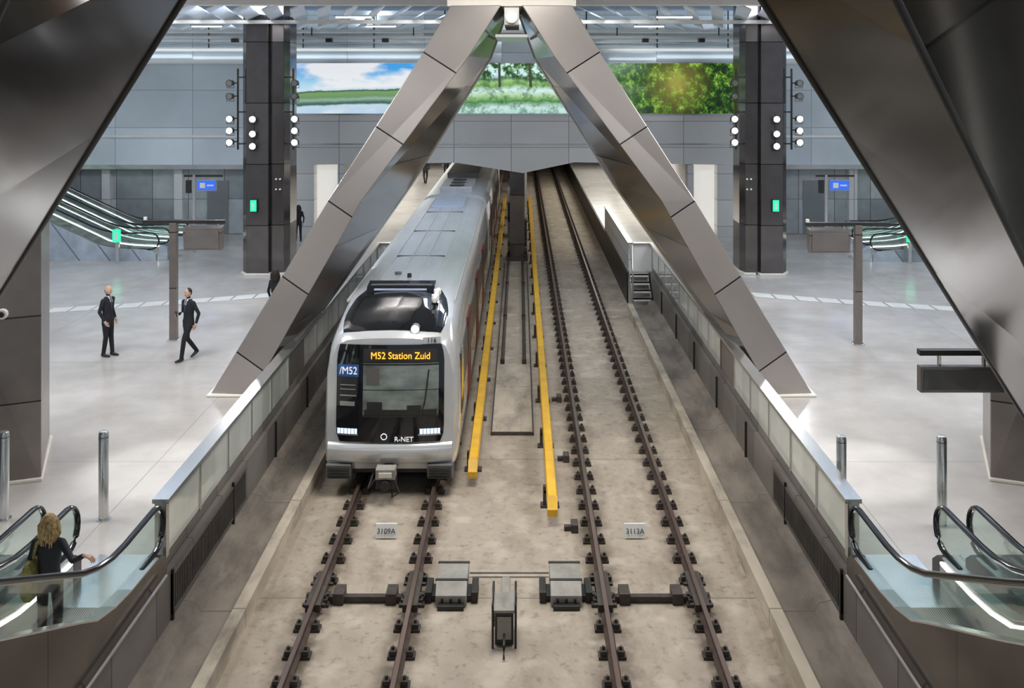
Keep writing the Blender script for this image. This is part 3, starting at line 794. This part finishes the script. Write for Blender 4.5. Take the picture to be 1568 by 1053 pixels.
for s in (-1,1):
    def bx(y0,y1,z0,z1,mat,o=.012,xi=1.28):
        x=sorted((TX+s*xi,TX+s*(1.30+o))); b.box(x[0],x[1],y0,y1,z0,z1,mat)
    for car0,car1 in ((19.6,36),(37.6,55),(56.9,74.5)):
        bx(car0+.9,car1-.3,.42,1.28,m_win,.006)
        bx(car0+.1,car0+.85,.1,1.3,m_blk,.008)
        y=car0+2.6
        while y<car1-2:
            bx(y,y+1.3,-.42,1.40,m_red,.012); bx(y+.12,y+.58,.3,1.25,m_win,.016); bx(y+.72,y+1.18,.3,1.25,m_win,.016)
            bx(y+.64,y+.66,-.42,1.40,m_dark,.015)
            y+=4.3
        bx(car0,car1,-.5,-.44,m_dark,.008)
b.build('side_windows_and_doors',train)
b=MB()
for x in (-.62,-.2,.2,.62):
    z=topz(x,2.36)
    b.box(TX+x-.012,TX+x+.012,21.8,36.1,z-.01,z+.022,m_roof)
for s in (-1,1):
    z=topz(1.12,2.36); b.box(min(TX+s*1.10,TX+s*1.14),max(TX+s*1.10,TX+s*1.14),20.5,36.2,z-.03,z+.03,m_sil)
for y in (24.6,28.5,32.4): b.box(TX-.60,TX+.60,y,y+.02,2.33,2.366,m_dark)
b.prism([(20.75,2.26),(20.92,2.40),(21.3,2.44),(21.5,2.34)],'x',TX-.78,TX+.66,m_blk)
b.box(TX-.70,TX+.58,20.98,21.02,2.40,2.425,m_steel)
b.box(TX-.62,TX+.50,20.80,20.86,2.32,2.36,m_rpan)
b.box(TX+.70,TX+.77,20.0,21.0,2.25,2.35,m_signw); b.box(TX+.66,TX+.81,20.2,20.3,2.25,2.37,m_signw); b.box(TX+.66,TX+.81,20.7,20.8,2.25,2.37,m_signw)
b.tube([(TX+.0,22.0,2.36),(TX,22.0,2.45)],.05,m_dark,8); b.tube([(TX-.3,22.4,2.36),(TX-.3,22.4,2.40)],.08,m_bump,10)
b.box(TX-.62,TX+.62,38.0,41.2,2.34,2.52,m_roof); b.box(TX-.55,TX+.55,33.4,36,2.35,2.41,m_rpan)
for y in (38.6,39.6,40.6): b.tube([(TX,y,2.52),(TX,y,2.55)],.3,m_dark,16)
b.box(TX-.7,TX+.7,43,52,2.34,2.56,m_bump); b.box(TX-.7,TX+.7,58,70,2.34,2.56,m_bump)
b.tube([(TX+.46,18.58+DY,2.01),(TX+.46,18.42+DY,2.01)],.085,m_steel,16); b.tube([(TX+.46,18.42+DY,2.01),(TX+.46,18.40+DY,2.01)],.07,m_emspot,16)
b.build('roof_equipment',train,bevel=.01)
text('M52 Station Zuid',(TX+.20,fy(.1,1.54)-.055,1.54),.185,m_amber,train,sx=.88,name='destination_text')
text('/M52',(TX-.80,fy(.79,1.25)-.05,1.25),.20,m_txtw,train,name='line_text',rot=(math.pi/2,0,-.12),sx=.85)
text('R-NET',(TX+.28,fy(.2,.0)-.045,-.0),.13,m_txtw,train,name='network_text')
text('116',(TX+.79,fy(.79,1.81)-.045,1.815),.125,m_txtd,train,name='number_text',ext=.006,rot=(math.pi/2,0,.12))
b=MB()
ring=[(TX-.10+.055*math.cos(a),fy(.1,.05)-.045,.05+.055*math.sin(a)) for a in [2*math.pi*i/16 for i in range(17)]]
b.tube(ring,.008,m_txtw,6); b.build('emblem',train)

# ------------------------------------------------------------------ people
m_skin=M('skin',(.62,.38,.28),rough=.5,var=.05)
m_suit=M('suit_cloth',(.012,.014,.020),rough=.8,var=.2,scale=20)
m_trou=M('trouser_cloth',(.011,.012,.016),rough=.85,var=.2,scale=20)
m_shirt=M('shirt_cotton',(.72,.72,.72),rough=.8,var=.03)
m_tie=M('tie_silk',(.05,.06,.14),rough=.4)
m_shoe=M('shoe_leather',(.012,.01,.01),rough=.3)
m_hairg=M('hair_grey',(.30,.27,.24),rough=.7,var=.3,scale=40)
m_haird=M('hair_dark',(.03,.02,.015),rough=.6,var=.3,scale=40)
m_hairb=M('hair_blonde',(.50,.34,.15),rough=.55,var=.5,scale=30,bump=.8)
m_khaki=M('khaki_canvas',(.20,.18,.05),rough=.8,var=.3,scale=15)
m_eye=M('eye',(.02,.02,.02),rough=.2); m_eyew=M('eye_white',(.8,.8,.8),rough=.3); m_lip=M('lips',(.45,.17,.14),rough=.5)
def V(*a): return Vector(a)
def person(name, loc, heading, H, pose, hair, hairlen=0, suit=True, voxel=.016, bag=False, headturn=0, trou=None, coat=m_suit):
    k=H/1.75; trou=trou or m_trou
    P=dict(hipL=V(.09,0,.93),hipR=V(-.09,0,.93),kneeL=V(.1,-.02,.5),kneeR=V(-.1,-.02,.5),ankL=V(.1,.02,.09),ankR=V(-.1,.02,.09),
           shL=V(.17,0,1.41),shR=V(-.17,0,1.41),elL=V(.25,.03,1.13),elR=V(-.25,.03,1.13),wrL=V(.24,-.07,.88),wrR=V(-.24,-.07,.88))
    P.update(pose)
    tubes=[]
    tw=.9 if not suit else 1
    hem=.80
    tor=[(hem,.175,.125),(.93,.17,.12),(1.08,.148,.108),(1.24,.170,.12),(1.36,.185,.115),(1.44,.135,.09),(1.49,.07,.068)]
    tubes.append(([V(0,.005,z) for z,_,_ in tor],[(a*tw,c*tw) for _,a,c in tor],coat))
    for q in 'LR':
        h,kn,an=P['hip'+q],P['knee'+q],P['ank'+q]
        tubes.append(([h+V(0,0,.03),h.lerp(kn,.45),kn,kn.lerp(an,.4),an],[.093*tw,.082*tw,.062,.058,.05],trou))
        sh,el,wr=P['sh'+q],P['el'+q],P['wr'+q]
        tubes.append(([sh.lerp(V(0,0,1.41),.3),sh,sh.lerp(el,.5),el,el.lerp(wr,.5),wr],[.06,.065*tw,.052*tw,.046*tw,.041*tw,.034*tw],coat))
        fd=P.get('foot'+q,V(0,-1,0)); 
        tubes.append(([an+V(0,0,-.035)-fd*.06,an+V(0,0,-.04),an+V(0,0,-.052)+fd*.1,an+V(0,0,-.058)+fd*.19],[(.038,.042),(.042,.05),(.046,.034),(.03,.022)],m_shoe))
    tubes.append(([V(0,.01,1.44),V(0,-.005,1.56)],[.056*tw,.052*tw],m_skin))
    t=MB()
    for pts,r,mt in tubes: t.tube(pts,r,mt,12)
    tmp=t.build('tmp_body',merge=False)
    rm=tmp.modifiers.new('r','REMESH'); rm.mode='VOXEL'; rm.voxel_size=voxel
    sm=tmp.modifiers.new('s','SMOOTH'); sm.factor=.5; sm.iterations=4
    dg=bpy.context.evaluated_depsgraph_get(); ev=tmp.evaluated_get(dg); me=ev.to_mesh()
    vs=[v.co.copy() for v in me.vertices]; fs=[tuple(p.vertices) for p in me.polygons]; nrm=[p.normal.copy() for p in me.polygons]; cen=[p.center.copy() for p in me.polygons]
    ev.to_mesh_clear(); bpy.data.objects.remove(tmp)
    segs=[]
    for pts,r,mt in tubes:
        for i in range(len(pts)-1):
            ra=r[i] if not isinstance(r[i],tuple) else sum(r[i])/2
            segs.append((pts[i],pts[i+1]-pts[i],ra,mt))
    B=MB(); B.v=[tuple(v) for v in vs]
    for f,n_,c in zip(fs,nrm,cen):
        best=9;bm_=coat
        for a,d,ra,mt in segs:
            tt=max(0,min(1,(c-a).dot(d)/d.length_squared)); dd=(c-a-d*tt).length-ra
            if dd<best: best=dd;bm_=mt
        if abs(c.x)<.2 and bm_ is trou and suit and .84<c.z<.92: bm_=coat
        if suit and bm_ is coat and n_.y<-.3 and 1.18<c.z<1.49 and abs(c.x)<(c.z-1.16)*.16:
            bm_=m_tie if abs(c.x)<.02 else m_shirt
        B.f.append(f); B.m.append(B.mi(bm_))
    R=Matrix.Rotation(headturn,3,'Z')
    HC=V(0,-.012,1.635)
    hb=MB()
    def hf(q):
        if q.z<0:
            q.x*=1-.28*(-q.z/.118)**1.5
            if q.y>0: q.y*=1-.35*(-q.z/.118)
        return q
    hb.sphere((0,0,0),(.075,.094,.118),m_skin,20,14,hf)
    hb.tube([(0,-.088,.025),(0,-.103,-.005),(0,-.108,-.022),(0,-.09,-.03)],[.009,.012,.015,.01],m_skin,8)
    for s in (-1,1):
        hb.sphere((s*.029,-.080,.012),(.013,.011,.009),m_eyew,8,6); hb.sphere((s*.029,-.089,.012),(.006,.005,.006),m_eye,8,6)
        hb.tube([(s*.014,-.090,.03),(s*.03,-.089,.034),(s*.045,-.078,.029)],.0045,hair,6)
        hb.sphere((s*.075,.005,-.0),(.010,.019,.030),m_skin,8,6)
    hb.tube([(-.022,-.086,-.052),(0,-.092,-.050),(.022,-.086,-.052)],[.003,.006,.003],m_lip,6)
    if hairlen==0:
        hb.sphere((0,.016,.022),(.079,.088,.106),hair,18,12)
    elif hairlen==-1:
        hb.sphere((0,.026,-.01),(.079,.078,.07),hair,18,12)
    else:
        hb.sphere((0,.018,.022),(.088,.094,.112),hair,18,12)
        rr=random.Random(9)
        for i in range(52):
            a=math.radians(-25+230*i/51); x=.085*math.cos(a); y=.02+.085*math.sin(a)
            j=lambda: rr.uniform(-.02,.02)
            hb.tube([(x*.5,y*.5+.01,.115),(x*.92+j()*.5,y*.92+.01,.06),(x*1.12+j(),y*1.08+j(),.0),(x*1.3+j(),y*1.15+j(),-.06),(x*1.38+j(),y*1.2+j(),-.12),(x*1.15+j(),y*1.2+j(),-.12-hairlen*rr.uniform(.4,1))],[.012,.018,.021,.021,.018,.005],hair,7)
    o=len(B.v)
    B.v+=[tuple(HC+R@Vector(v)) for v in hb.v]
    for f,mi_ in zip(hb.f,hb.m): B.f.append([i+o for i in f]); B.m.append(B.mi(hb.mats[mi_]))
    if suit: B.tube([(0,.008,1.47),(0,.0,1.51)],[(.068,.066),(.062,.06)],m_shirt,14)
    for q,sg in (('L',1),('R',-1)):
        wr,el=P['wr'+q],P['el'+q]; d=P.get('hand'+q,(wr-el).normalized()).normalized()
        pn=P.get('palm'+q,V(-sg,0,0)); pn=(pn-d*pn.dot(d)).normalized(); sd=d.cross(pn).normalized()
        if sd.y>0 and 'palm'+q not in P: sd=-sd
        pc=[wr-d*.02,wr+d*.02,wr+d*.05,wr+d*.088]
        rings=[]
        for p,w_,t_ in zip(pc,(.026,.032,.042,.038),(.022,.018,.015,.012)):
            rings.append([p+sd*w_*math.cos(2*math.pi*i/12)+pn*t_*math.sin(2*math.pi*i/12) for i in range(12)])
        B.loft(rings,m_skin)
        for i,(off,ln) in enumerate(((.031,.066),(.011,.076),(-.010,.070),(-.030,.055))):
            r0=wr+d*.08+sd*off
            B.tube([r0,r0+d*ln*.45+pn*.010,r0+d*ln*.78+pn*.026,r0+d*ln*.95+pn*.042],[.0095,.009,.008,.006],m_skin,7)
        r0=wr+d*.03+sd*.033
        B.tube([r0,r0+sd*.022+d*.022+pn*.008,r0+sd*.026+d*.05+pn*.02],[.012,.011,.008],m_skin,7)
        if suit: B.tube([wr-d*.012,wr+d*.008],.032,m_shirt,10)
        if q+'phone' in P:
            c0=wr+d*.10+pn*.02; B.box(c0.x-.035,c0.x+.035,c0.y-.01,c0.y+.01,c0.z-.04,c0.z+.09,m_txtd)
    if bag:
        B.loft([[(x_,y_,z_) for x_,y_ in ((.13+i_,-.06),(.25+o_,-.05),(.27+o_,.08),(.25+o_,.2),(.13+i_,.19),(.12+i_,.08))] for z_,i_,o_ in ((.72,.03,-.02),(.80,.0,.03),(1.0,.0,.03),(1.14,.02,.0),(1.2,.05,-.03))],m_khaki)
        B.tube([(.2,.05,1.18),(.12,.1,1.42),(.08,-.02,1.48),(.15,-.1,1.3),(.2,0,1.18)],[(.02,.008)]*5,m_khaki,6)
    B.v=[(x*k,y*k,z*k) for x,y,z in B.v]
    return B.build(name,smooth=60,loc=loc,rotz=heading,merge=False)
person('standing_man',(-9.93,24.04,0),math.radians(75),1.73,dict(kneeL=V(.08,-.03,.5),ankL=V(.09,-.06,.09),ankR=V(-.09,.06,.09),
    elL=V(.24,.06,1.14),wrL=V(.22,-.05,.9),elR=V(-.24,.06,1.14),wrR=V(-.2,-.07,.9)),m_hairg,-1)
person('walking_man',(-7.87,23.8,0),math.radians(-35),1.72,dict(kneeL=V(.09,-.2,.53),ankL=V(.09,-.27,.10),kneeR=V(-.09,.03,.49),ankR=V(-.09,.30,.14),footR=V(0,-.85,-.4).normalized(),
    elL=V(.27,.10,1.14),wrL=V(.26,.02,.90),elR=V(-.25,.02,1.13),wrR=V(-.17,-.20,1.10),handR=V(.35,-.8,.3),Rphone=1),m_haird,0)
person('passer_by',(-6.35,26.2,0),math.radians(150),1.70,dict(ankL=V(.09,-.15,.09),ankR=V(-.09,.18,.12)),m_haird,.12,suit=False,voxel=.02)
person('walking_woman',(-8.93,40.3,0),math.radians(200),1.52,dict(kneeL=V(.08,-.14,.5),ankL=V(.08,-.2,.1),ankR=V(-.08,.22,.12)),m_haird,.1,suit=False,voxel=.022,bag=True)
person('commuter',(-5.75,61.5,0),math.radians(170),1.72,dict(ankL=V(.09,-.15,.09),ankR=V(-.09,.18,.12)),m_haird,0,voxel=.025)
person('commuter',(-4.75,65.5,0),math.radians(10),1.70,dict(ankL=V(.09,-.15,.09),ankR=V(-.09,.18,.12)),m_haird,0,voxel=.025)
person('escalator_passenger',(-5.46,11.75,.012),math.radians(180),1.64,dict(shR=V(-.165,.02,1.40),elR=V(-.40,.22,1.26),wrR=V(-.58,.30,1.375),handR=V(-.55,.1,-.14),palmR=V(-.1,0,-1),
    elL=V(.24,.05,1.13),wrL=V(.2,-.12,.95)),m_hairb,.15,suit=False,voxel=.013,bag=True)

# ------------------------------------------------------------------ lights
def area(name,loc,sx,sy,p,col=(1,.97,.93),rot=(0,0,0)):
    l=bpy.data.lights.new(name,'AREA'); l.shape='RECTANGLE'; l.size=sx; l.size_y=sy; l.energy=p; l.color=col
    o=bpy.data.objects.new(name,l); COL.objects.link(o); o.location=loc; o.rotation_euler=rot; return o
for s in (-1,1):
    area('platform_ceiling_lamp',(s*10,18,9.2),4,6,850,(.98,.98,1))
    area('platform_ceiling_lamp',(s*12,30.5,9.45),9,3,1400,(.90,.95,1),rot=(math.radians(22),0,0))
    area('hall_side_fill',(s*9,6.5,8.8),3,3,260,(.95,.98,1))  # added fill light out of view, brightens the escalators
    area('ceiling_fill',(s*13,40.9,7.6),18,.5,80,(.82,.92,1),rot=(math.radians(165),0,0))  # added upward fill that lifts the dim ceiling and fins, no fixture
area('track_ceiling_lamp',(0,17,9.3),3,4,640,(1,.95,.88))
area('track_ceiling_lamp',(0,31,9.4),7,3,620,(.94,.97,1),rot=(math.radians(15),0,0))
area('tunnel_lamp',(-5.5,58,3.1),2,26,460,(1,.98,.91)); area('tunnel_lamp',(5.6,58,3.1),2,26,560,(1,.98,.91))
area('concourse_fill',(0,-2,9.5),12,4,200)  # added wide fill light behind the camera
def spot(name,loc,tgt,p,ang=60,col=(.97,.98,1),r=.12):
    l=bpy.data.lights.new(name,'SPOT'); l.energy=p; l.spot_size=math.radians(ang); l.spot_blend=.6; l.color=col; l.shadow_soft_size=r
    o=bpy.data.objects.new(name,l); COL.objects.link(o); o.location=loc
    o.rotation_euler=(Vector(tgt)-Vector(loc)).to_track_quat('-Z','Y').to_euler()
for s in (-1,1):
    spot('column_spotlight',(s*8.93,33.2,4.8),(s*6,24,0),650,75)
    spot('column_spotlight',(s*7.5,33.2,4.8),(s*3,20,3),420,70)
    spot('platform_downlight',(s*6.1,17.5,9.0),(s*6.1,17.2,0),1500,20)
    spot('strut_glint_spot',(s*6.2,1.5,4.95),(s*3.2,21,5.7),800,28,(1,.99,.97),.16)  # added unseen spot, placed to put glints on the struts
    spot('strut_glint_spot',(s*8.4,1.0,7.6),(s*2.4,21,7.0),400,24,(.85,.92,1),.14)  # second added spot for strut glints, also without a fixture
b=MB()
for s in (-1,1):
    for x,y,z in ((7,6,8.8),(9,8,8.9),(5.5,5,8.7),(11,6,8.8),(8,4.8,8.5)):
        b.tube([(s*x,y,z+.12),(s*x,y,z+.02)],[.08,.16],m_dark,12); b.sphere((s*x,y,z),(.12,.12,.08),m_emspot,10,6)
        b.tube([(s*x,y,z+.1),(s*x,y,9.6)],.015,m_dark,5)
b.build('reflection_lamp_cluster',smooth=40)  # lamps added above the view to give the near struts reflections
w=bpy.data.worlds.new('station_ambient'); w.use_nodes=True; S.world=w
w.node_tree.nodes['Background'].inputs[0].default_value=(.72,.81,.95,1); w.node_tree.nodes['Background'].inputs[1].default_value=.33

# ------------------------------------------------------------------ camera (level view with a vertical shift lens)
c=bpy.data.cameras.new('camera'); c.sensor_width=36; c.lens=34.44; c.shift_x=-.0077; c.shift_y=-.2643; c.clip_end=300; c.clip_start=.05
co=bpy.data.objects.new('camera',c); COL.objects.link(co); co.location=(.18,0,6.94); co.rotation_euler=(math.pi/2,0,0)
S.camera=co
S.view_settings.view_transform='Standard'
S.view_settings.exposure=.08
